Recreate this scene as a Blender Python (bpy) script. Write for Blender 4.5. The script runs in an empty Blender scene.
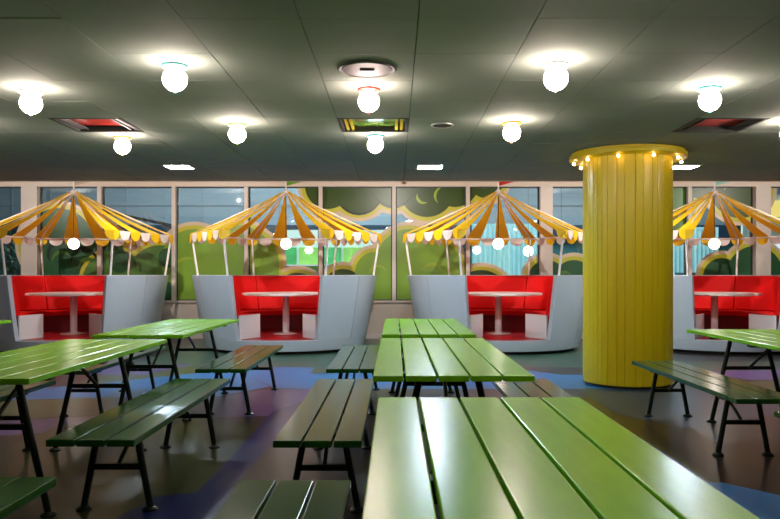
import bpy, bmesh, math, random
from mathutils import Vector, Matrix
random.seed(7)
PI = math.pi
SC = bpy.context.scene
COL = SC.collection

# ------------------------------------------------------------------ camera, world, light, exposure
cam_d = bpy.data.cameras.new('camera')
cam = bpy.data.objects.new('camera', cam_d); COL.objects.link(cam)
cam.location = (0, 0, 1.17); cam.rotation_euler = (PI/2, 0, 0)
cam_d.sensor_width = 36; cam_d.lens = 741/780*36
cam_d.shift_x = -5/780; cam_d.shift_y = 14.5/780
cam_d.clip_start = 0.02
SC.camera = cam
w = bpy.data.worlds.new('world'); SC.world = w; w.use_nodes = True
w.node_tree.nodes['Background'].inputs[0].default_value = (0.35, 0.5, 0.6, 1)
w.node_tree.nodes['Background'].inputs[1].default_value = 0.10
vs = SC.view_settings
vs.view_transform = 'Standard'; vs.look = 'None'; vs.gamma = 1; vs.use_curve_mapping = False
vs.exposure = 0.0
GLOBE_E = 76; LED_E = 235; SPOT_P = 170; PEND_E = 15; BULB_E = 45

def area(name, loc, rot, sx, sy, p, c):
    l = bpy.data.lights.new(name, 'AREA'); l.shape = 'RECTANGLE'; l.size = sx; l.size_y = sy
    l.energy = p; l.color = c
    o = bpy.data.objects.new(name, l); o.location = loc; o.rotation_euler = rot; COL.objects.link(o)
# ceiling lighting of the hall outside the windows
area('hall_light', (-4, 19, 5.85), (0, 0, 0), 10, 5, 800, (0.80, 0.93, 1.0))
area('hall_light', (6, 19, 5.85), (0, 0, 0), 8, 5, 720, (0.85, 0.95, 1.0))

# ------------------------------------------------------------------ materials
def mat(name, col, rough=0.5, metal=0.0, spec=0.5, coat=0.0, bump=0.0, bscale=40, vary=0.0, vscale=3, stretch=(1,1,1), emit=None, es=0, trans=0.0, coat_rough=0.15):
    m = bpy.data.materials.new(name); m.use_nodes = True
    nt = m.node_tree; b = nt.nodes['Principled BSDF']
    b.inputs['Base Color'].default_value = (*col, 1)
    b.inputs['Roughness'].default_value = rough; b.inputs['Metallic'].default_value = metal
    b.inputs['Specular IOR Level'].default_value = spec
    b.inputs['Coat Weight'].default_value = coat; b.inputs['Coat Roughness'].default_value = coat_rough
    tc = nt.nodes.new('ShaderNodeTexCoord'); mp = nt.nodes.new('ShaderNodeMapping')
    mp.inputs['Scale'].default_value = stretch
    nt.links.new(tc.outputs['Object'], mp.inputs[0])
    if vary > 0:
        n = nt.nodes.new('ShaderNodeTexNoise'); n.inputs['Scale'].default_value = vscale; n.inputs['Detail'].default_value = 6
        nt.links.new(mp.outputs[0], n.inputs['Vector'])
        r = nt.nodes.new('ShaderNodeValToRGB')
        r.color_ramp.elements[0].position = .3; r.color_ramp.elements[1].position = .7
        r.color_ramp.elements[0].color = (*[c*(1-vary) for c in col], 1)
        r.color_ramp.elements[1].color = (*[min(1, c*(1+vary)) for c in col], 1)
        nt.links.new(n.outputs['Fac'], r.inputs[0]); nt.links.new(r.outputs[0], b.inputs['Base Color'])
    if bump > 0:
        n2 = nt.nodes.new('ShaderNodeTexNoise'); n2.inputs['Scale'].default_value = bscale; n2.inputs['Detail'].default_value = 4
        nt.links.new(mp.outputs[0], n2.inputs['Vector'])
        bp = nt.nodes.new('ShaderNodeBump'); bp.inputs['Strength'].default_value = bump; bp.inputs['Distance'].default_value = 0.01
        nt.links.new(n2.outputs['Fac'], bp.inputs['Height']); nt.links.new(bp.outputs[0], b.inputs['Normal'])
    if emit:
        b.inputs['Emission Color'].default_value = (*emit, 1); b.inputs['Emission Strength'].default_value = es
    if trans > 0:
        out = nt.nodes['Material Output']; t = nt.nodes.new('ShaderNodeBsdfTranslucent')
        t.inputs[0].default_value = (*col, 1)
        mx = nt.nodes.new('ShaderNodeMixShader'); mx.inputs[0].default_value = trans
        nt.links.new(b.outputs[0], mx.inputs[1]); nt.links.new(t.outputs[0], mx.inputs[2]); nt.links.new(mx.outputs[0], out.inputs[0])
    return m

M = {}
M['table_green'] = mat('table_green', (0.19, 0.62, 0.008), 0.25, spec=0.38, coat=0.0, bump=0.0, bscale=14, vary=0.06, vscale=5, stretch=(6, 1, 1))
M['bench_green'] = mat('bench_green', (0.018, 0.095, 0.014), 0.18, spec=0.36, coat=0.0, bump=0.0, bscale=14, vary=0.1, vscale=5, stretch=(6, 1, 1))
M['frame_green'] = mat('frame_green', (0.006, 0.016, 0.010), 0.35, spec=0.4)
M['ceiling'] = mat('ceiling_tile_green', (0.255, 0.300, 0.260), 0.85, spec=0.12, vary=0.05, vscale=2)
M['gap'] = mat('ceiling_gap', (0.03, 0.04, 0.035), 0.8)
M['wall_dark'] = mat('wall_paint_green_grey', (0.09, 0.12, 0.10), 0.7, vary=0.05)
M['beige'] = mat('wall_beige', (0.55, 0.47, 0.41), 0.55, vary=0.04)
M['trim'] = mat('trim_cream', (0.66, 0.56, 0.48), 0.5)
M['mullion'] = mat('mullion_cream', (0.60, 0.53, 0.48), 0.45, vary=0.03)
M['dark_frame'] = mat('frame_dark', (0.03, 0.04, 0.05), 0.5)
M['shell_white'] = mat('shell_white', (0.45, 0.51, 0.58), 0.38, coat=0.15, vary=0.02)
M['seat_white'] = mat('seat_white', (0.72, 0.70, 0.70), 0.4)
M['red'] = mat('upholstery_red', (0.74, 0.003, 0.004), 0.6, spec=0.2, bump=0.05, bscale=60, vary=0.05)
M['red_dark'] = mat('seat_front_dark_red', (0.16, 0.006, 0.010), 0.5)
M['red_floor'] = mat('platform_red', (0.32, 0.006, 0.010), 0.35)
M['white_paint'] = mat('white_paint', (0.80, 0.74, 0.72), 0.35, coat=0.2)
M['table_white'] = mat('laminate_white', (0.80, 0.74, 0.72), 0.3)
M['awning_yellow'] = mat('awning_yellow', (0.90, 0.57, 0.006), 0.5, trans=0.18)
M['awning_white'] = mat('awning_white', (0.80, 0.71, 0.67), 0.5, trans=0.18)
M['col_yellow'] = mat('column_yellow', (0.58, 0.50, 0.002), 0.38, coat=0.1, vary=0.04, vscale=1.2, stretch=(4, 4, .6))
M['black'] = mat('black_rubber', (0.01, 0.01, 0.012), 0.6)
M['metal'] = mat('grey_metal', (0.35, 0.36, 0.33), 0.4, metal=0.5)
M['vent'] = mat('vent_grey', (0.035, 0.04, 0.035), 0.6)
M['speaker'] = mat('speaker_grille', (0.04, 0.045, 0.04), 0.7, bump=0.3, bscale=220)
M['cap_cyan'] = mat('lamp_cap_cyan', (0.10, 0.50, 0.55), 0.4)
M['cap_red'] = mat('lamp_cap_red', (0.75, 0.05, 0.03), 0.4)
M['cap_green'] = mat('lamp_cap_green', (0.25, 0.60, 0.12), 0.4)
M['cap_orange'] = mat('lamp_cap_orange', (0.80, 0.35, 0.03), 0.4)
M['cap_white'] = mat('lamp_cap_white', (0.7, 0.75, 0.75), 0.4)
M['globe'] = mat('lamp_globe', (1, 1, 1), 0.3, emit=(1.0, 0.77, 0.69), es=GLOBE_E)
M['pendant'] = mat('pendant_globe', (1, 1, 1), 0.3, emit=(1.0, 0.86, 0.72), es=PEND_E)
M['led'] = mat('led_panel', (1, 1, 1), 0.3, emit=(0.80, 0.92, 1.0), es=LED_E)
M['bulb'] = mat('small_bulb', (1, 1, 1), 0.3, emit=(1.0, 0.52, 0.16), es=BULB_E)
M['recess_red'] = mat('recess_red', (0.75, 0.05, 0.035), 0.15, coat=0.3)
M['recess_green'] = mat('recess_green', (0.10, 0.20, 0.03), 0.12, coat=0.5)
M['recess_yellow'] = mat('recess_yellow', (0.70, 0.55, 0.05), 0.2)
M['flag_beige'] = mat('flag_beige', (0.6, 0.5, 0.4), 0.6, trans=.2)
M['flag_green'] = mat('flag_green', (0.12, 0.35, 0.02), 0.6, trans=.2)
M['flag_red'] = mat('flag_red', (0.6, 0.01, 0.01), 0.6, trans=.2)
M['flag_teal'] = mat('flag_teal', (0.30, 0.62, 0.55), 0.6, trans=.2)
M['d_cream'] = mat('decal_cream', (0.62, 0.50, 0.36), 0.35)
M['d_yellow'] = mat('decal_yellow', (0.52, 0.50, 0.04), 0.35)
M['d_green'] = mat('decal_green', (0.20, 0.36, 0.035), 0.35, vary=.05, vscale=1)
M['d_mid'] = mat('decal_mid_green', (0.075, 0.19, 0.035), 0.35)
M['d_dark'] = mat('decal_dark_green', (0.018, 0.085, 0.03), 0.35)
M['d_deep'] = mat('decal_deep_green', (0.004, 0.025, 0.012), 0.35)
M['d_olive'] = mat('decal_olive_green', (0.032, 0.070, 0.006), 0.35)
M['d_lime'] = mat('decal_lime', (0.30, 0.42, 0.03), 0.35)
M['hall_blue'] = mat('hall_wall_blue_grey', (0.36, 0.44, 0.47), 0.5, vary=0.12, vscale=.6, stretch=(.3, 1, 3))
M['hall_navy'] = mat('hall_navy', (0.02, 0.06, 0.10), 0.4)
M['hall_teal'] = mat('hall_teal', (0.05, 0.17, 0.17), 0.5, vary=.2, vscale=.8)
M['hall_floor'] = mat('hall_floor', (0.12, 0.13, 0.13), 0.35)
M['curtain'] = mat('curtain_cyan', (0.50, 0.80, 0.80), 0.6)
M['panel_green'] = mat('panel_green', (0.10, 0.50, 0.14), 0.4, vary=.3, vscale=2)
M['panel_lime'] = mat('panel_lime', (0.35, 0.70, 0.14), 0.4, vary=.2, vscale=2)
M['panel_pale'] = mat('panel_pale', (0.75, 0.88, 0.75), 0.5)
M['leaf'] = mat('leaf_green', (0.02, 0.10, 0.025), 0.45, vary=.3, vscale=4, trans=.1)
M['stem'] = mat('stem_brown', (0.08, 0.05, 0.03), 0.7)
M['blue'] = mat('bin_blue', (0.05, 0.25, 0.75), 0.4)
# floor coverings, one sheet vinyl in several colours
def fmat(n, c): return mat(n, c, 0.29, spec=0.38, vary=0.10, vscale=1.6, bump=0.03, bscale=9)
FM = dict(brown=fmat('vinyl_brown', (0.018, 0.015, 0.015)), green=fmat('vinyl_green', (0.035, 0.085, 0.058)),
          blue=fmat('vinyl_blue', (0.004, 0.13, 0.36)), slate=fmat('vinyl_slate', (0.015, 0.045, 0.085)),
          purple=fmat('vinyl_purple', (0.085, 0.06, 0.20)), olive=fmat('vinyl_olive', (0.034, 0.042, 0.012)),
          sage=fmat('vinyl_sage', (0.055, 0.075, 0.025)), navy=fmat('vinyl_navy', (0.006, 0.012, 0.10)))

gm = bpy.data.materials.new('window_glass'); gm.use_nodes = True
nt = gm.node_tree; nt.nodes.clear()
o_ = nt.nodes.new('ShaderNodeOutputMaterial'); tr = nt.nodes.new('ShaderNodeBsdfTransparent'); gl = nt.nodes.new('ShaderNodeBsdfGlossy')
tr.inputs[0].default_value = (0.88, 0.93, 0.95, 1); gl.inputs['Roughness'].default_value = 0.02
fr = nt.nodes.new('ShaderNodeFresnel'); fr.inputs[0].default_value = 1.6
ad = nt.nodes.new('ShaderNodeMath'); ad.operation = 'ADD'; ad.inputs[1].default_value = 0.04
nt.links.new(fr.outputs[0], ad.inputs[0])
mx = nt.nodes.new('ShaderNodeMixShader'); nt.links.new(ad.outputs[0], mx.inputs[0])
nt.links.new(tr.outputs[0], mx.inputs[1]); nt.links.new(gl.outputs[0], mx.inputs[2]); nt.links.new(mx.outputs[0], o_.inputs[0])
M['glass'] = gm

# ------------------------------------------------------------------ helpers
class MB:
    def __init__(s): s.bm = bmesh.new()
    def box(s, x0, x1, y0, y1, z0, z1, mi=0):
        v = [s.bm.verts.new(p) for p in ((x0,y0,z0),(x1,y0,z0),(x1,y1,z0),(x0,y1,z0),(x0,y0,z1),(x1,y0,z1),(x1,y1,z1),(x0,y1,z1))]
        for f in ((0,3,2,1),(4,5,6,7),(0,1,5,4),(1,2,6,5),(2,3,7,6),(3,0,4,7)):
            s.bm.faces.new([v[i] for i in f]).material_index = mi
        return s
    def prism(s, pts, axis, a, b, mi=0):
        """polygon pts (2-D) pushed from a to b along axis"""
        def P(p, t):
            return {'x': (t, p[0], p[1]), 'y': (p[0], t, p[1]), 'z': (p[0], p[1], t)}[axis]
        n = len(pts)
        if n < 3: return s
        va = [s.bm.verts.new(P(p, a)) for p in pts]; vb = [s.bm.verts.new(P(p, b)) for p in pts]
        s.bm.faces.new(va).material_index = mi; s.bm.faces.new(vb[::-1]).material_index = mi
        for i in range(n):
            s.bm.faces.new((va[i], vb[i], vb[(i+1) % n], va[(i+1) % n])).material_index = mi
        return s
    def tube(s, p, q, r, r2=None, n=12):
        p = Vector(p); q = Vector(q); d = q-p; r2 = r if r2 is None else r2
        R = d.to_track_quat('Z', 'Y').to_matrix().to_4x4()
        bmesh.ops.create_cone(s.bm, cap_ends=True, segments=n, radius1=r, radius2=r2, depth=d.length, matrix=Matrix.Translation((p+q)/2) @ R)
        return s
    def ball(s, c, r, seg=24, rings=16, sc=(1,1,1)):
        bmesh.ops.create_uvsphere(s.bm, u_segments=seg, v_segments=rings, radius=r, matrix=Matrix.Translation(c) @ Matrix.Diagonal((*sc, 1)))
        return s
    def lathe(s, prof, n=48, c=(0,0)):
        """closed solid of revolution about z; prof = [(r,z)...] from axis to axis"""
        rings = []
        for r, z in prof:
            if r < 1e-6: rings.append([s.bm.verts.new((c[0], c[1], z))])
            else: rings.append([s.bm.verts.new((c[0]+r*math.cos(2*PI*i/n), c[1]+r*math.sin(2*PI*i/n), z)) for i in range(n)])
        for a, b in zip(rings, rings[1:]):
            for i in range(n):
                j = (i+1) % n
                if len(a) == 1 and len(b) == 1: continue
                if len(a) == 1: s.bm.faces.new((a[0], b[i], b[j]))
                elif len(b) == 1: s.bm.faces.new((a[i], a[j], b[0]))
                else: s.bm.faces.new((a[i], a[j], b[j], b[i]))
        return s
    def arc(s, prof, a0, a1, n):
        """closed profile [(r,z)...] swept about z from angle a0 to a1, ends capped"""
        rings = [[s.bm.verts.new((r*math.cos(a), r*math.sin(a), z)) for r, z in prof] for a in [a0+(a1-a0)*i/n for i in range(n+1)]]
        m = len(prof)
        for A, B in zip(rings, rings[1:]):
            for i in range(m):
                j = (i+1) % m
                s.bm.faces.new((A[i], A[j], B[j], B[i]))
        s.bm.faces.new(rings[0][::-1]); s.bm.faces.new(rings[-1])
        return s
    def build(s, name, ms, parent=None, bevel=0, smooth=False, solid=0):
        bmesh.ops.recalc_face_normals(s.bm, faces=s.bm.faces)
        me = bpy.data.meshes.new(name); s.bm.to_mesh(me); s.bm.free()
        for m_ in (ms if isinstance(ms, (list, tuple)) else [ms]): me.materials.append(m_)
        o = bpy.data.objects.new(name, me); COL.objects.link(o)
        if parent: o.parent = parent
        if smooth:
            me.polygons.foreach_set('use_smooth', [True]*len(me.polygons))
            me.set_sharp_from_angle(angle=math.radians(smooth if smooth > 1 else 35))
        if solid:
            md = o.modifiers.new('solid', 'SOLIDIFY'); md.thickness = solid; md.offset = 0
        if bevel:
            md = o.modifiers.new('bevel', 'BEVEL'); md.width = bevel; md.segments = 2; md.limit_method = 'ANGLE'
        return o
def empty(name, loc=(0,0,0), rz=0):
    o = bpy.data.objects.new(name, None); o.location = loc; o.rotation_euler = (0,0,rz); o.empty_display_size = .1
    COL.objects.link(o); return o
def tag(o, label=None, cat=None, group=None, kind=None):
    if label: o['label'] = label
    if cat: o['category'] = cat
    if group: o['group'] = group
    if kind: o['kind'] = kind
    return o
def struct(o): o['kind'] = 'structure'; return o
def kids(o): return [c for c in COL.objects if c.parent == o]
def copy_tree(o, parent=None):
    c = o.copy(); COL.objects.link(c)
    if parent: c.parent = parent
    for ch in kids(o): copy_tree(ch, c)
    return c

# ------------------------------------------------------------------ the room
YW = 13.45                     # window wall
YE = 10.30                     # front edge of the low ceiling
ZC = 2.465
XL, XR, YB = -9.6, 9.6, -5.0
fl = MB()
def quad(pts, mi, z=0.0):
    fl.bm.faces.new([fl.bm.verts.new((x, y, z)) for x, y in pts]).material_index = mi
names = list(FM); idx = {n: i for i, n in enumerate(names)}
fl.box(XL, XR, YB, YW+.1, -0.1, 0.0, idx['brown'])
patches = [
 ('green', [(-3.4, 9.3), (3.9, 9.3), (3.9, 13.4), (-3.4, 13.4)]),
 ('blue', [(-1.9, 8.9), (-1.2, 7.55), (2.6, 7.55), (2.6, 8.6), (1.9, 8.6), (1.4, 9.3), (.5, 9.3), (.5, 9.9), (-.6, 9.9), (-.6, 9.3), (-1.9, 9.3)]),
 ('sage', [(-3.4, 9.3), (-2.2, 9.3), (-2.0, 8.5), (-2.9, 7.2), (-3.4, 8.0)]),
 ('blue', [(-2.2, 8.9), (-1.9, 8.9), (-1.3, 7.7), (-2.0, 6.6), (-3.6, 6.6), (-3.6, 7.6), (-2.9, 8.2)]),
 ('purple', [(-4.4, 9.6), (-2.6, 9.6), (-2.9, 8.6), (-4.4, 8.6)]),
 ('purple', [(-2.0, 6.6), (-1.3, 7.5), (-.4, 7.5), (-.6, 6.7), (-1.05, 6.1), (-1.9, 6.0)]),
 ('sage', [(-5.2, 6.6), (-2.2, 7.1), (-2.4, 6.2), (-5.0, 5.2)]),
 ('purple', [(-5.0, 5.2), (-2.2, 6.2), (-1.7, 5.9), (-2.5, 5.5), (-4.4, 4.7)]),
 ('olive', [(-2.6, 5.75), (-1.04, 5.75), (-1.06, 3.85), (-1.7, 2.9), (-2.6, 3.0)]),
 ('navy', [(-1.04, 6.3), (-.78, 7.0), (-.78, 6.4), (-.9, 4.05), (-1.06, 3.85), (-1.04, 5.75)]),
 ('navy', [(-1.25, 3.9), (-.85, 4.05), (-.85, 2.0), (-1.7, 2.0)]),
 ('slate', [(1.85, 7.55), (4.4, 7.55), (3.3, 6.2), (2.2, 5.6), (1.85, 6.2)]),
 ('green', [(2.6, 8.6), (2.6, 9.9), (6.5, 9.9), (6.5, 8.9), (3.4, 8.0)]),
 ('sage', [(3.0, 7.9), (5.5, 8.3), (5.5, 6.6), (4.4, 6.0), (3.6, 6.4), (3.4, 7.2)]),
 ('purple', [(3.6, 8.9), (6.5, 9.3), (6.5, 8.1), (3.9, 8.2)]),
 ('olive', [(1.55, 7.55), (1.83, 7.4), (1.83, 4.15), (1.55, 4.15)]),
 ('blue', [(1.4, 4.15), (1.83, 4.15), (2.3, 3.6), (2.3, 2.4), (1.4, 2.4)]),
 ('sage', [(-1.0, 9.3), (-.1, 9.0), (.6, 9.3), (.6, 8.9), (-1.0, 8.7)]),
]
for k, (n, pts) in enumerate(patches): quad(pts, idx[n], 0.0001*(k+1)+0.0001)
flo = fl.build('floor', [FM[n] for n in names]); struct(flo)

# ceiling tiles, 0.6 m, three left out for the coloured hatches
ce = MB()
hatch = {(-5, 4), (-1, 4), (4, 4)}
for i in range(-17, 16):
    for j in range(-15, 12):
        x0 = .118+.6*i; y0 = 3.763+.6*j-.012
        if (i, j) in hatch: continue
        y1 = min(y0+.6, YE)
        if y0 >= YE: continue
        dz = random.uniform(-.0012, .0012)
        ce.box(x0+.0025, x0+.5975, y0+.002, y1-.002, ZC+dz, ZC+.012+dz)
ceo = ce.build('ceiling', M['ceiling']); struct(ceo)
bk = MB().box(XL-.6, XR+.6, YB-.6, YE, ZC+.10, ZC+.16)
struct(bk.build('ceiling', M['gap']))
struct(MB().box(XL, XR, YE, YE+.05, ZC-.004, 2.97).build('trim_1', M['trim']))
struct(MB().box(XL, XR, YE+.05, YW+.12, 2.95, 3.05).build('ceiling', M['beige']))
struct(MB().box(XL-.15, XL, YB-.1, YW+.1, 0, 3.05).build('wall_left', M['wall_dark']))
struct(MB().box(XR, XR+.15, YB-.1, YW+.1, 0, 3.05).build('wall_right', M['wall_dark']))
struct(MB().box(XL-.15, XR+.15, YB-.2, YB, 0, 3.05).build('wall_back', M['wall_dark']))
ZS, ZT = 0.69, 2.75
struct(MB().box(XL, XR, YW-.05, YW+.1, 0, ZS).build('wall_front', M['beige']))
struct(MB().box(XL, XR, YW-.07, YW+.1, ZT, 2.95).build('wall_front', M['trim']))
struct(MB().box(XL, XR, YW-.09, YW-.05, ZS-.035, ZS).build('trim_2', M['mullion']))
struct(MB().box(XL, XR, YW-.065, YW-.05, 0, .09).build('baseboard_front', M['mullion'], bevel=.003))

# window bays: pixel x of the post lines on the photograph's window wall turned to metres
def wx(px): return (px-395)*YW/741
def wz(py): return 1.17+(274-py)*YW/741
posts = [(-7.95-1.33, .06), (-7.95, .06), (wx(33), .29), (wx(101), .07), (wx(175), .07), (wx(247), .07), (wx(321), .07), (wx(394), .07),
         (wx(467.5), .07), (wx(545), .22), (wx(617), .07), (wx(688), .07), (wx(759.5), .27), (7.95, .07), (9.28, .06)]
for k, (x, wd) in enumerate(posts):
    dp = .12 if wd > .1 else .07
    o = MB().box(x-wd/2, x+wd/2, YW-.03-dp, YW+.09, ZS, ZT).build('trim_%d' % (k+3), M['mullion'], bevel=.004)
    struct(o)
def clip(poly, x0, x1, z0, z1):
    for ax, lim, sg in ((0, x0, 1), (0, x1, -1), (1, z0, 1), (1, z1, -1)):
        out = []
        for i, p in enumerate(poly):
            q = poly[(i+1) % len(poly)]
            ip = sg*(p[ax]-lim) >= 0; iq = sg*(q[ax]-lim) >= 0
            if ip: out.append(p)
            if ip != iq:
                t = (lim-p[ax])/(q[ax]-p[ax]); out.append((p[0]+t*(q[0]-p[0]), p[1]+t*(q[1]-p[1])))
        poly = out
        if not poly: return []
    return poly
def circ(cx, cy, r, n=40): return [(wx(cx+r*math.cos(2*PI*i/n)), wz(cy+r*math.sin(2*PI*i/n))) for i in range(n)]
def rect(x0, y0, x1, y1): return [(wx(x0), wz(y1)), (wx(x1), wz(y1)), (wx(x1), wz(y0)), (wx(x0), wz(y0))]
def crescent(cx, cy, r, a0, a1, wd, n=10):
    out = []
    for i in range(n):
        t0, t1 = a0+(a1-a0)*i/n, a0+(a1-a0)*(i+1)/n
        w0, w1 = wd*math.sin(PI*i/n)+.15, wd*math.sin(PI*(i+1)/n)+.15
        P = lambda a, rr: (wx(cx+rr*math.cos(math.radians(a))), wz(cy+rr*math.sin(math.radians(a))))
        out.append([P(t0, r-w0/2), P(t1, r-w1/2), P(t1, r+w1/2), P(t0, r+w0/2)])
    return out
# each painted bush: circles, filling rectangles, fill colour, marks
bushes = [
 dict(c=[(58,244,36),(90,262,36)], r=[(30,255,125,300)], fill='d_dark', marks=[('d_deep', crescent(62,255,14,150,330,5)), ('d_deep', crescent(84,262,13,170,350,5)), ('d_mid', crescent(62,262,10,180,330,4)), ('d_mid', crescent(88,268,9,180,330,4))]),
 dict(c=[(115,283,33),(160,278,33)], r=[(102,284,178,300)], fill='d_mid', marks=[('d_dark', crescent(122,268,14,200,350,6)), ('d_dark', [circ(168,258,10,16)]), ('d_dark', [circ(120,262,11,16)]), ('d_dark', [circ(165,293,12,16)]), ('d_lime', crescent(132,290,12,200,290,3))]),
 dict(c=[(194,262,33),(238,260,35),(250,262,29)], r=[(172,262,279,300)], fill='d_green', marks=[('d_lime', crescent(188,272,14,190,300,3))]),
 dict(c=[(297,302,29)], r=[], fill='d_olive', marks=[]),
 dict(c=[(343,291,22)], r=[], fill='d_olive', marks=[]),
 dict(c=[(375,272,20),(409,262,33),(434,266,27)], r=[(356,270,460,300)], fill='d_green', marks=[('d_lime', crescent(378,275,9,190,340,2.5)), ('d_lime', crescent(432,274,10,200,350,3))]),
 dict(c=[(481,300,30)], r=[], fill='d_olive', marks=[]),
 dict(c=[(328,186,23),(359,188,26),(393,184,23),(427,189,28)], r=[(318,180,450,190)], fill='d_olive', marks=[('d_deep', crescent(359,190,24,20,160,2.5)), ('d_deep', crescent(393,186,21,20,160,2.5)), ('d_lime', crescent(424,196,7,60,200,3)), ('d_lime', crescent(444,196,9,130,260,2.5))]),
 dict(c=[(455,183,24),(486,180,18)], r=[], fill='d_olive', marks=[('d_lime', crescent(478,190,6,250,350,2))]),
 dict(c=[(547,279,19),(574,280,20)], r=[], fill='d_dark', marks=[('d_mid', crescent(565,280,8,180,320,3))]),
 dict(c=[(704,180,20),(740,188,30)], r=[], fill='d_olive', marks=[('d_lime', crescent(735,195,12,200,300,2.5))]),
 dict(c=[(722,277,19),(755,274,28)], r=[(706,277,760,300)], fill='d_dark', marks=[]),
 dict(c=[(30,296,12)], r=[], fill='d_dark', marks=[]),
 dict(c=[(660,200,34)], r=[(650,180,686,215)], fill='d_mid', marks=[]),
]
for k in range(len(posts)-1):
    (xa, wa), (xb, wb) = posts[k], posts[k+1]
    x0 = xa+wa/2; x1 = xb-wb/2
    f = MB(); t = .018
    f.box(x0, x1, YW-.02, YW+.06, ZS, ZS+t).box(x0, x1, YW-.02, YW+.06, ZT-t, ZT)
    f.box(x0, x0+t, YW-.02, YW+.06, ZS+t, ZT-t).box(x1-t, x1, YW-.02, YW+.06, ZS+t, ZT-t)
    fo = struct(f.build('window_%d' % (k+1), M['dark_frame']))
    MB().box(x0+t, x1-t, YW+.016, YW+.024, ZS+t, ZT-t).build('pane', M['glass'], fo)
    R = (x0+t, x1-t, ZS+t, ZT-t)
    cnt = 0
    for b in bushes:
        layers = [('d_cream', 7.5, YW+.0145), ('d_yellow', 4, YW+.010), (b['fill'], 0, YW+.0055)]
        done = False
        for mname, ex, yy in layers:
            mb = MB(); n = 0
            polys = [circ(cx, cy, r+ex) for cx, cy, r in b['c']]
            polys += [rect(x_0-(ex if mname != b['fill'] else 0)*0, y_0, x_1, y_1) for x_0, y_0, x_1, y_1 in b['r']]
            for p in polys:
                q = clip(p, *R)
                if len(q) > 2: mb.prism(q, 'y', yy-cnt*.00012, yy-cnt*.00012+.0003); n += 1; cnt += 1
            if n: mb.build('painted_bush', M[mname], fo); done = True
            else: mb.bm.free()
        if done:
            for mname, polys in b['marks']:
                mb = MB(); n = 0
                for p in polys:
                    q = clip(p, *R)
                    if len(q) > 2: mb.prism(q, 'y', YW+.0005-cnt*.00008, YW+.0008-cnt*.00008); n += 1; cnt += 1
                if n: mb.build('painted_leaf_mark', M[mname], fo)
                else: mb.bm.free()

# ------------------------------------------------------------------ hall beyond the glass
struct(MB().box(-16, 16, YW+.1, 26, -.1, 0).build('floor', M['hall_floor']))
struct(MB().box(-16, 16, YW+.12, 26, 6, 6.1).build('ceiling', M['hall_blue']))
hw = MB(); hw.box(-16, 16, 24.2, 24.4, 2.75, 6)
for i in range(-12, 13): hw.box(i*1.25-.02, i*1.25+.02, 24.17, 24.2, 2.75, 6)
for z in (3.4, 4.6): hw.box(-16, 16, 24.16, 24.2, z, z+.05)
struct(hw.build('wall_hall', M['hall_blue']))
struct(MB().box(-16, 16, 23.9, 24.4, 2.35, 2.75).build('trim_20', M['hall_navy']))
struct(MB().box(-16, 16, 24.3, 24.4, 0, 2.35).build('wall_hall', M['hall_teal']))
struct(MB().box(-16, -15.9, YW+.1, 24.2, 0, 6).build('wall_hall', M['hall_blue']))
struct(MB().box(15.9, 16, YW+.1, 24.2, 0, 6).build('wall_hall', M['hall_blue']))

# display wall, curtain, bin, stair seen through the glass
d = empty('display_wall', (-2.0, 23.2, 0))
bw = MB().box(-1.75, 1.75, 0, .12, 0, 2.55).build('backing_panel', M['panel_pale'], d)
for i in range(5):
    MB().box(-1.7+i*.7, -1.7+i*.7+.62, -.05, -.001, .1, 2.0).build('display_panel', M['panel_green' if i % 2 == 0 else 'panel_lime'], d)
MB().box(-1.75, 1.75, -.3, -.06, 1.42, 1.46).build('shelf', M['white_paint'], d)
tag(d, 'bright green display wall in the hall, behind the glass above the second booth from the left', 'display wall')
c = MB(); n = 60
pts = [(2.35+2.1*i/n, 22.6+.07*math.sin(i*1.5)) for i in range(n+1)]
c.prism(pts+[(x, y+.02) for x, y in reversed(pts)], 'z', 0, 2.7)
tag(c.build('curtain', M['curtain'], smooth=50), 'pale cyan pleated curtain in the hall behind the third booth from the left', 'curtain')
c = MB(); pts = [(8.0+1.9*i/n, 22.6+.07*math.sin(i*1.5)) for i in range(n+1)]
c.prism(pts+[(x, y+.02) for x, y in reversed(pts)], 'z', 0, 2.6)
tag(c.build('curtain', M['curtain'], smooth=50), 'pale cyan curtain in the hall just right of the yellow column', 'curtain')
bn = empty('bin', (6.35, 16.0, 0))
MB().prism([(-.2,-.2),(.2,-.2),(.2,.2),(-.2,.2)], 'z', 0, 1.15).build('body', M['blue'], bn, bevel=.02)
MB().box(-.22, .22, -.22, .22, 1.151, 1.2).build('lid', M['hall_navy'], bn, bevel=.01)
MB().tube((-.04, 0, 1.2), (.04, 0, 1.2), .03).build('handle', M['hall_navy'], bn)
tag(bn, 'blue bin behind the glass to the right of the yellow column', 'bin')
# bright entrance at the far right
e = empty('lit_entrance', (9.35, 18.0, 0))
MB().box(-.9, .9, 0, .1, 0, 3.1).build('surround', M['panel_pale'], e)
MB().box(-.8, .8, -.06, -.001, 2.55, 2.95).build('lit_fascia', mat('fascia_lit', (.8,.55,.1), .4, emit=(1.0,.72,.2), es=1.1), e)
g = MB().box(-.75, .75, -.04, -.001, .9, 1.9).build('lit_pane', mat('pane_lit', (.8,.8,.8), .4, emit=(.9,.95,1), es=.9), e)
MB().box(-.75, .75, -.07, -.041, 1.30, 1.34).build('glazing_bar', M['metal'], g)
tag(e, 'white lit entrance with yellow fascia at the far right beyond the window', 'entrance')
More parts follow.
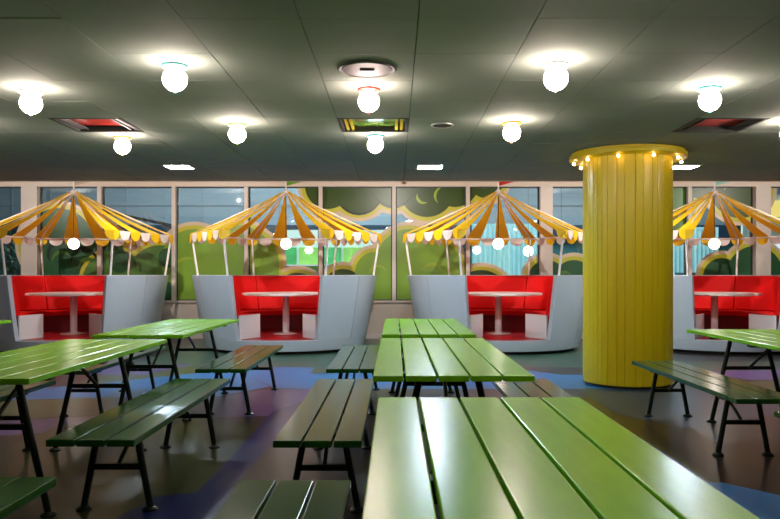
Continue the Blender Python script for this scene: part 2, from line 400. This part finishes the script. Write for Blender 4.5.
# sloping glass balustrade of a stair, upper left
s = empty('stair_balustrade', (-6.6, 20.0, 0))
MB().prism([(-1.9, 2.95), (1.75, 2.20), (1.75, 2.28), (-1.9, 3.03)], 'y', -.03, .03).build('handrail', M['black'], s)
for i in range(5):
    x = -1.8+i*.85; zt = 2.95-(x+1.9)*.2055-.01
    MB().box(x-.015, x+.015, -.015, .015, zt-.9, zt).build('baluster', M['metal'], s)
MB().prism([(-1.9, 1.85), (1.75, 1.10), (1.75, 1.30), (-1.9, 2.05)], 'y', -.08, .08).build('stringer', M['hall_navy'], s)
MB().box(-1.9, -1.75, -.07, .07, 0, 1.86).build('post', M['hall_navy'], s); MB().box(1.6, 1.75, -.07, .07, 0, 1.13).build('post', M['hall_navy'], s)
tag(s, 'sloping black stair handrail on thin balusters in the hall behind the leftmost booth canopy', 'railing')
# tube lights of the hall
for i, (x, y, z, l) in enumerate([(-5.9, 19.5, 3.6, .3), (-1.55, 23.0, 5.2, .5), (2.9, 16.5, 4.6, .5)]):
    t = MB().box(x-l, x+l, y-.04, y+.04, z, z+.05).build('tube_light', M['led'])
    rd = MB().tube((x, y, z+.051), (x, y, 5.999), .008, n=6).build('suspension_rod', M['metal'], t)
    tag(t, ['slim tube light hanging in the hall behind the leftmost canopy', 'slim tube light high in the hall above the green display wall', 'slim tube light high in the hall above the cyan curtain'][i], 'lamp')
for i, (x, y, z, r) in enumerate([(3.5, 15.6, 2.05, .055), (3.20, 17.8, 1.72, .12), (5.75, 15.0, 2.15, .05)]):
    t = MB().ball((x, y, z), r).build('pendant_bulb', M['pendant'], smooth=60)
    MB().tube((x, y, z+r-.005), (x, y, 5.999), .004, n=6).build('cord', M['black'], t)
    tag(t, ['small bare bulb on a long cord in the hall, just left of the yellow column', 'larger round pendant in the hall low behind the third canopy', 'tiny round pendant in the hall behind the rightmost canopy'][i], 'lamp')
# plant at far left beyond the glass
p = empty('potted_plant', (-7.35, 14.15, 0))
MB().lathe([(0,0),(.17,0),(.22,.42),(.19,.42),(.18,.38),(0,.38)], 32).build('pot', M['hall_navy'], p, smooth=True)
st = MB(); lf = MB()
for i in range(16):
    a = random.uniform(0, 2*PI); r = random.uniform(.1, .5); h = random.uniform(1.1, 2.25)
    top = Vector((r*math.cos(a), r*math.sin(a)*.7, h)); st.tube((0, 0, .37), top, .012, .004, 6)
    for k in range(26):
        t = random.uniform(.3, 1.0); q = Vector((0, 0, .37)).lerp(top, t)
        dr = Vector((random.uniform(-1, 1), random.uniform(-1, 1), random.uniform(-.6, .5))).normalized()
        L = random.uniform(.10, .19); sd = dr.cross(Vector((0,0,1))).normalized()*L*.22
        vv = [q, q+dr*L*.45+sd, q+dr*L+Vector((0,0,-.03)), q+dr*L*.45-sd]
        if any(v.y > .62 or v.y < -.62 for v in vv): continue
        lf.bm.faces.new([lf.bm.verts.new(v) for v in vv])
st.build('stem', M['stem'], p); lf.build('foliage', M['leaf'], p)
tag(p, 'leafy dark green potted plant behind the glass at the left edge', 'plant')

# ------------------------------------------------------------------ ceiling fittings
# coloured ceiling hatches with glossy panels
def hatch_(i, j, body, slat, label):
    x0 = .118+.6*i; y0 = 3.763+.6*j-.012
    e = empty('ceiling_hatch', (x0+.3, y0+.3, ZC))
    f = MB(); a, b = .297, .27
    f.box(-a, a, -a, -b, -.004, .06).box(-a, a, b, a, -.004, .06).box(-a, -b, -b, b, -.004, .06).box(b, a, -b, b, -.004, .06)
    f.build('frame', M['gap'], e)
    MB().box(-b, b, -b, b, .045, .055).build('panel', M[body], e)
    for sx in (-1, 1):
        for k in (0, 1):
            hw_ = .012 if 'green' in body else .004
            x = sx*(b-.03-k*.045)
            MB().box(x-hw_, x+hw_, -b, b, .008, .026).build('slat', M[slat], e)
    tag(e, label, 'ceiling hatch')
hatch_(-5, 4, 'recess_red', 'dark_frame', 'square red glossy ceiling hatch at left, beside a globe lamp')
hatch_(-1, 4, 'recess_green', 'recess_yellow', 'square green ceiling hatch with yellow slats near the middle')
hatch_(4, 4, 'recess_red', 'dark_frame', 'square red glossy ceiling hatch at right, above the column side')
# round vent and small round speaker
v = empty('ceiling_vent', (-.176, 4.66, ZC))
MB().lathe([(0, -.010), (.155, -.012), (.160, -.008), (.176, -.014), (.187, -.008), (.187, .0), (0, .0)], 48).build('rim', M['vent'], v, smooth=True)
MB().box(-.045, .045, -.014, .014, -.02, -.0121).build('slot', M['black'], v)
tag(v, 'large round grey ceiling vent with a short slot, nearest the centre', 'vent')
v = empty('ceiling_speaker', (.41, 6.44, ZC))
MB().lathe([(0, -.006), (.085, -.006), (.085, 0), (0, 0)], 32).build('grille', M['speaker'], v)
MB().lathe([(.086, -.01), (.098, -.008), (.1, 0), (.086, 0), (.086, -.01)], 32).build('rim', M['metal'], v, smooth=True)
tag(v, 'small round dark speaker set in the ceiling right of the green hatch', 'speaker')
# motion sensor on ceiling edge trim
v = empty('sensor', (.125, YE-.012, ZC))
MB().box(-.035, .035, -.011, .011, -.05, -.001).build('body', M['white_paint'], v, bevel=.004)
MB().box(-.02, .02, -.02, -.0111, -.042, -.018).build('lens', M['cap_orange'], v)
tag(v, 'tiny white sensor with orange lens on the ceiling edge', 'sensor')
# LED panels
for i, (x, l) in enumerate([(-2.60, 'left of the three square cool-white ceiling lights over the booths'), (.42, 'middle one of the three square cool-white ceiling lights'),
                            (3.47, 'square cool-white ceiling light partly behind the yellow column')]):
    e = empty('led_downlight', (x, 8.92, ZC))
    f = MB(); a, b = .158, .142
    f.box(-a, a, -a, -b, -.012, .0).box(-a, a, b, a, -.012, .0).box(-a, -b, -b, b, -.012, .0).box(b, a, -b, b, -.012, .0)
    f.build('frame', M['metal'], e); MB().box(-b, b, -b, b, -.008, -.001).build('diffuser', M['led'], e)
    tag(e, l, 'ceiling light', 'square lights over the booths')
# spotlights fixed behind the bulkhead, throwing light onto canopies and window wall
for i, (x, tx) in enumerate([(-6.9, -6.9), (-3.45, -3.45), (-.05, -.05), (3.4, 3.4), (6.8, 6.8)]):
    e = empty('spotlight', (x, YE+.22, 2.95))
    MB().box(-.05, .05, -.04, .04, -.03, 0).build('bracket', M['white_paint'], e)
    MB().tube((0, -.03, -.10), (0, .03, -.031), .035, n=20).build('head', M['white_paint'], e)
    l = bpy.data.lights.new('spot_light', 'SPOT'); l.energy = SPOT_P; l.color = (1.0, .93, .85); l.spot_size = math.radians(155); l.spot_blend = .8; l.shadow_soft_size = .015
    lo = bpy.data.objects.new('spot_light', l); COL.objects.link(lo); lo.location = (x, YE+.26, 2.80)
    lo.rotation_euler = (math.radians(52), 0, 0)
    tag(e, 'white spotlight mounted up behind the ceiling edge, hidden from the front', 'spotlight', 'spotlights behind the ceiling edge')
# globe lamps
def globe(x, y, cap, label):
    e = empty('globe_lamp', (x, y, ZC))
    MB().lathe([(.060, -.030), (.070, -.020), (.079, -.026), (.079, -.036), (.070, -.042), (.060, -.036), (.060, -.030)], 32).build('ceiling_cap', M[cap], e, smooth=True)
    MB().lathe([(0, -.045), (.016, -.045), (.016, 0), (0, 0)], 16).build('neck', M['white_paint'], e, smooth=True)
    MB().ball((0, 0, -.110), .073).build('glass_globe', M['globe'], e, smooth=60)
    MB().lathe([(0, -.200), (.007, -.196), (.009, -.182), (0, -.178)], 12).build('bottom_knob', M[cap], e, smooth=True)
    tag(e, label, 'lamp', 'round globe lamps on the ceiling')
G = [(-1.34, 4.51, 'cap_cyan', 'large globe lamp with cyan cap, highest in the left half'),
     (-2.53, 5.15, 'cap_white', 'globe lamp with white cap nearest the left edge of the ceiling'),
     (-1.34, 6.29, 'cap_green', 'globe lamp with green cap, left of the green ceiling hatch'),
     (-2.53, 6.88, 'cap_orange', 'globe lamp with orange knob just behind the left red hatch'),
     (-.18, 5.09, 'cap_red', 'globe lamp with red cap just behind the round vent'),
     (-.18, 6.80, 'cap_cyan', 'globe lamp with cyan cap just behind the green hatch'),
     (.975, 4.49, 'cap_white', 'large globe lamp with pale cap, highest in the right half'),
     (.98, 6.22, 'cap_orange', 'globe lamp with orange knob between the small speaker and the column'),
     (2.15, 5.06, 'cap_cyan', 'globe lamp with cyan cap in front of the right red hatch'),
     (3.33, 6.25, 'cap_green', 'globe lamp just outside the right edge of the view'),
     (-3.70, 6.25, 'cap_red', 'globe lamp just outside the left edge of the view')]
for a in G: globe(*a)
# the same lamp grid carries on behind and beside the camera
for x, y in [(-3.7, 4.5), (3.33, 4.5), (.98, 2.75), (-.18, 1.6), (2.15, 1.6), (4.5, 6.8), (-4.85, 6.9), (5.7, 4.8)]:
    globe(x, y, 'cap_white', 'globe lamp of the same ceiling grid outside the view')

# ------------------------------------------------------------------ yellow column
cx, cy, cr = 2.485, 7.93, .46
c = empty('yellow_column', (cx, cy, 0))
prof = []; a = 0.2; widths = []
while a < 2*PI+.2-.12:
    wd = random.choice([.13, .17, .17, .22]); wd = min(wd, 2*PI+.2-a)
    if 2*PI+.2-(a+wd) < .12: wd = 2*PI+.2-a
    g = .006
    for t, r in ((0, cr-.008), (g, cr), ) : prof.append((r*math.cos(a+t), r*math.sin(a+t)))
    for t in (.33, .66): prof.append((cr*math.cos(a+wd*t), cr*math.sin(a+wd*t)))
    prof.append((cr*math.cos(a+wd-g), cr*math.sin(a+wd-g)))
    a += wd
MB().prism(prof, 'z', .03, ZC-.08).build('cladding', M['col_yellow'], c)
MB().lathe([(0, 0), (cr-.02, 0), (cr-.02, .03), (0, .03)], 64).build('plinth', M['black'], c)
MB().lathe([(0, ZC-.08), (.59, ZC-.08), (.605, ZC-.07), (.605, ZC-.03), (.58, ZC-.02), (.58, ZC-.003), (0, ZC-.003)], 72).build('top_ring', M['col_yellow'], c, smooth=True)
for i in range(10):
    a = -PI/2+math.radians(9.8+36*i)
    x, y = .555*math.cos(a), .555*math.sin(a)
    s = MB().tube((x, y, ZC-.0805), (x, y, ZC-.095), .014).build('lamp_socket', M['white_paint'], c)
    MB().ball((x, y, ZC-.108), .0145, 12, 8).build('bulb', M['bulb'], s, smooth=60)
tag(c, 'thick round yellow column clad in vertical boards with a ring of small bulbs at the top', 'column')

# ------------------------------------------------------------------ carousel booths
def make_booth():
    B = empty('carousel_booth')
    op = math.radians(27)                       # half opening, facing -Y
    a0, a1 = -PI/2+op, 1.5*PI-op
    MB().lathe([(0, 0), (1.16, 0), (1.16, .05), (0, .05)], 72).build('plinth', M['black'], B)
    outer = lambda z: 1.255+.205*((z-.05)/1.105)**.85
    pr = [(outer(z), z) for z in (.05, .12, .205)]
    MB().lathe([(0, .05)]+pr+[(0, .205)], 96).build('platform', M['shell_white'], B, smooth=True)
    MB().lathe([(0, .2055), (1.15, .2055), (1.15, .212), (0, .212)], 72).build('platform_floor', M['red_floor'], B)
    zs = [.2055, .35, .55, .75, .95, 1.13, 1.152]
    o = [(outer(z), z) for z in zs]; i_ = [(outer(z)-.085, z) for z in reversed(zs)]
    MB().arc(o+i_, a0, a1, 72).build('shell', M['shell_white'], B, smooth=True, bevel=.006)
    for sa in (-.62, 3.76):
        MB().arc([(outer(z)+.0025, z) for z in (.21, .6, 1.14)]+[(outer(z)-.01, z) for z in (1.14, .6, .21)], sa, sa+.004, 1).build('panel_joint', M['metal'], B)
    # bench seat around the inside
    MB().arc([(.71, .213), (1.215, .213), (1.215, .565), (.71, .565)], a0, a0+.02, 1).build('seat_end_panel', M['seat_white'], B)
    MB().arc([(.71, .213), (1.215, .213), (1.215, .565), (.71, .565)], a1-.02, a1, 1).build('seat_end_panel', M['seat_white'], B)
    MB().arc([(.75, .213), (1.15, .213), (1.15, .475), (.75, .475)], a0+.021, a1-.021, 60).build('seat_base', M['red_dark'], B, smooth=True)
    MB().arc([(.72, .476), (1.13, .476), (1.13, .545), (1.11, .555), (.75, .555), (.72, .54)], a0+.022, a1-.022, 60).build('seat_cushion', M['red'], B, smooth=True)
    n = 5; ga = (a1-a0-.04)/n
    for k in range(n):
        b0 = a0+.02+ga*k+.003; b1 = b0+ga-.006
        MB().arc([(1.14, .56), (outer(.6)-.087, .56), (outer(1.14)-.087, 1.145), (outer(1.14)-.165, 1.13)], b0, b1, 14).build('backrest_cushion', M['red'], B, smooth=True, bevel=.012)
    # canopy
    R, ze, za = 1.51, 1.79, 2.49
    V = [Vector((R*math.cos(k*PI/3), R*math.sin(k*PI/3), ze)) for k in range(6)]
    A = Vector((0, 0, za)); hub = .045
    for k in range(6):
        a = k*PI/3; q = Vector((1.405*math.cos(a), 1.405*math.sin(a), 1.153)); 
        pp = V[k]*1.0; pp.z = ze-.0
        MB().tube(q, pp*0.992+Vector((0,0,ze*.008-.012)), .017).build('canopy_post', M['white_paint'], B, smooth=60)
    eb = MB()
    for k in (0, 1, 2, 3, 5): eb.tube(V[k]*1.0, V[(k+1) % 6]*1.0, .012)
    can = eb.build('canopy_frame', M['white_paint'], B, smooth=60)
    for k in range(6):
        d = Vector((V[k].x, V[k].y, 0)).normalized()
        MB().tube(V[k]+Vector((0,0,-.0)), A+d*hub+Vector((0,0,-.03)), .012).build('rib', M['white_paint'], can, smooth=60)
    MB().lathe([(0, za-.06), (.05, za-.05), (.06, za), (.03, za+.03), (.012, za+.05), (.012, za+.19), (0, za+.19)], 20).build('finial', M['white_paint'], can, smooth=True)
    def P(k, t, out=0.0, z=0.0):
        p = V[k % 6].lerp(V[(k+1) % 6], t); n_ = Vector((p.x, p.y, 0)).normalized()
        return p+n_*out+Vector((0, 0, z))
    def top(k, t):
        p = P(k, t); return Vector((p.x, p.y, 0))/R*hub+Vector((0, 0, za+.005))
    def strip(segs):
        """segs: list of (face, t0, t1)"""
        mb = MB()
        for k, t0, t1 in segs:
            pa, pb, ta, tb = P(k, t0, .016, .02), P(k, t1, .016, .02), top(k, t0), top(k, t1)
            rows = []
            for i in range(7):
                u = i/6; sag = -.035*math.sin(PI*u)
                rows.append([mb.bm.verts.new(pa.lerp(ta, u)+Vector((0,0,sag))), mb.bm.verts.new(pb.lerp(tb, u)+Vector((0,0,sag)))])
            for r0, r1 in zip(rows, rows[1:]): mb.bm.faces.new((r0[0], r0[1], r1[1], r1[0]))
        return mb
    def flap(segs, c, w=1/12):
        """hanging scallop; each seg (face, t0, t1, u0, u1) with u in -1..1 across the scallop"""
        mb = MB()
        for k, t0, t1, u0, u1 in segs:
            n = 8; top_, bot = [], []
            for i in range(n+1):
                f = i/n; t = t0+(t1-t0)*f; u = u0+(u1-u0)*f
                dz = -.015-.125*math.sqrt(max(0, 1-u*u))
                top_.append(mb.bm.verts.new(P(k, t, .018, .018))); bot.append(mb.bm.verts.new(P(k, t, .022, .018+dz)))
            for i in range(n): mb.bm.faces.new((top_[i], top_[i+1], bot[i+1], bot[i]))
        return mb
    h = 1/12
    for k in range(6):
        segs = [(k-1, 1-h, 1.0), (k, 0.0, h)]
        strip([(s_[0] % 6, s_[1], s_[2]) for s_ in segs]).build('awning_strip', M['awning_yellow'], can, solid=.004)
        flap([((k-1) % 6, 1-h, 1.0, -1, 0), (k, 0.0, h, 0, 1)], 0).build('scallop', M['awning_yellow'], can, solid=.004)
        if k == 4: continue
        for c_ in (1/3, 2/3):
            strip([(k, c_-h, c_+h)]).build('awning_strip', M['awning_yellow'], can, solid=.004)
            flap([(k, c_-h, c_+h, -1, 1)], 0).build('scallop', M['awning_yellow'], can, solid=.004)
        for c_ in (1/6, .5, 5/6):
            o = flap([(k, c_-h, c_+h, -1, 1)], 0).build('scallop', M['awning_white'], can, solid=.004)
            o['label'] = 'white scallop'
    return B
BY = 11.9
proto = make_booth()
booths = [(-5.16, 14, 'flag_beige', 'leftmost'), (-1.75, 2, 'flag_green', 'second from the left'), (1.66, 0, 'flag_red', 'third from the left'), (5.13, -8, 'flag_teal', 'rightmost')]
bl = ['leftmost round white booth, red inside, under a yellow striped canopy with beige flag',
      'round white booth with red upholstery and green flag on its yellow canopy',
      'round white booth left of the column, red flag on its yellow canopy',
      'rightmost round white booth, right of the yellow column, teal flag on its canopy']
# round booth table prototype
def make_rt():
    t = empty('round_table')
    MB().lathe([(0, .83), (.685, .83), (.70, .84), (.70, .862), (.69, .87), (0, .87)], 64).build('tabletop', M['table_white'], t, smooth=True)
    MB().tube((0, 0, .235), (0, 0, .829), .055, n=24).build('pedestal', M['white_paint'], t, smooth=60)
    MB().lathe([(0, .2125), (.20, .2125), (.20, .22), (.07, .234), (0, .2345)], 32).build('base_plate', M['white_paint'], t, smooth=True)
    return t
rt = make_rt()
def make_pend():
    t = empty('pendant_lamp')
    MB().ball((0, 0, 1.655), .085).build('glass_globe', M['pendant'], t, smooth=60)
    MB().tube((0, 0, 1.735), (0, 0, 2.425), .006, n=8).build('cord', M['black'], t)
    return t
pe = make_pend()
for i, (x, rz, fm, nm) in enumerate(booths):
    o = proto if i == 0 else copy_tree(proto)
    o.location = (x, BY, 0); o.rotation_euler = (0, 0, math.radians(rz))
    tag(o, bl[i], 'booth', 'carousel booths along the windows')
    can = [c_ for c_ in kids(o) if c_.name.startswith('canopy_frame')][0]
    o.update_tag()
for i, (x, rz, fm, nm) in enumerate(booths):
    o = rt if i == 0 else copy_tree(rt); o.location = (x, BY, 0)
    tag(o, 'round white pedestal table inside the %s booth' % nm, 'table', 'round tables in the booths')
    o = pe if i == 0 else copy_tree(pe); o.location = (x, BY, 0)
    tag(o, 'white globe pendant hanging under the %s canopy' % nm, 'lamp', 'pendants under the canopies')
allb = [o for o in COL.objects if o.name.startswith('carousel_booth')]
for b, (x, rz, fm, nm) in zip(sorted(allb, key=lambda o: o.location.x), booths):
    can = [c_ for c_ in kids(b) if c_.name.startswith('canopy_frame')][0]
    a = -math.radians(rz)
    f = MB().prism([(.013, 2.675), (.26, 2.655), (.013, 2.585)], 'y', -.002, .002).build('flag', M[fm], can)
    f.rotation_euler = (0, 0, a); f['label'] = fm.split('_')[1]+' triangular flag'

# ------------------------------------------------------------------ picnic tables and benches
def make_plank(name, part, W, L, n, zt, th, gap, mtop, topx, footx, zbar, brace):
    e = empty(name)
    pw = (W-gap*(n-1))/n; mb = MB()
    for i in range(n):
        x0 = -W/2+i*(pw+gap); mb.box(x0, x0+pw, -L/2, L/2, zt-th, zt)
    mb.build(part, mtop, e, bevel=.004)
    for y in (-L/2+.33, 0, L/2-.33):
        MB().box(-W/2+.05, W/2-.05, y-.03, y+.03, zt-th-.025, zt-th-.0005).build('batten', M['frame_green'], e, bevel=.002)
    for sy in (-1, 1):
        y = sy*(L/2-.33)
        for sx in (-1, 1):
            lg = MB().tube((sx*topx, y, zt-th-.026), (sx*footx, y, .012), .017).build('leg', M['frame_green'], e, smooth=60)
            MB().lathe([(0, 0), (.038, 0), (.038, .008), (.022, .02), (0, .02)], 20, (sx*footx, y)).build('foot', M['frame_green'], lg)
        f = (zt-th-.026-zbar)/(zt-th-.038); hx = topx+(footx-topx)*f
        MB().box(-hx, hx, y-.012, y+.012, zbar-.014, zbar+.014).build('crossbar', M['frame_green'], e)
        MB().tube((0, y-sy*.012, zbar), (0, y-sy*brace, zt-th-.012), .011, n=8).build('brace', M['frame_green'], e)
    return e
pt = make_plank('picnic_table', 'tabletop', .72, 1.98, 5, .71, .028, .010, M['table_green'], .14, .29, .43, .42)
pb = make_plank('bench', 'seat', .40, 1.97, 3, .42, .032, .011, M['bench_green'], .10, .165, .215, .30)
tables = [(-.063, .690, 2.77, 'large light green plank table filling the bottom right foreground'),
          (-.10, .633, 5.33, 'light green plank table in the centre, second in its row from the viewer'),
          (-.10, .62, 7.63, 'light green plank table in the middle row nearest the booths'),
          (-2.32, -1.61, 5.24, 'green plank table at the left edge, in front of the leftmost booth'),
          (-2.29, -1.60, 7.58, 'green plank table between the two left booths, behind the left one'),
          (-4.55, -3.83, 7.40, 'green table corner peeking in at the far left edge'),
          (2.43, 3.15, 6.18, 'green plank table at the right edge, in front of the rightmost booth')]
for i, (x0, x1, y1, l) in enumerate(tables):
    o = pt if i == 0 else copy_tree(pt)
    o.location = ((x0+x1)/2, y1-.99, 0); o.scale.x = (x1-x0)/.72
    tag(o, l, 'table', 'green plank tables')
benches = [(-.55, -.15, 5.30, 'dark green bench left of the central table, long top facing the viewer'),
           (-.56, -.16, 2.70, 'dark green bench end cut off by the bottom edge, left of the foreground table'),
           (-.545, -.155, 7.82, 'small-looking dark green bench left of the farthest middle table'),
           (-1.58, -1.18, 7.82, 'dark green bench reflecting red, in front of the second booth'),
           (-1.58, -1.18, 5.32, 'dark green bench in the left foreground with a bright reflection across it'),
           (-1.65, -1.25, 2.74, 'dark green bench corner at the bottom left corner'),
           (-2.80, -2.40, 5.25, 'bench end showing under the left-edge table, on its far side'),
           (-2.75, -2.37, 7.72, 'bench behind the left-edge table, under the table between the left booths'),
           (.69, 1.09, 5.30, 'bench on the right side of the central table, partly hidden by the foreground table'),
           (2.05, 2.44, 6.42, 'dark green bench standing in front of the yellow column'),
           (2.08, 2.47, 4.07, 'bench corner just entering at the right edge')]
for i, (x0, x1, y1, l) in enumerate(benches):
    o = pb if i == 0 else copy_tree(pb)
    o.location = ((x0+x1)/2, y1-.985, 0); o.scale.x = (x1-x0)/.40
    tag(o, l, 'bench', 'dark green plank benches')
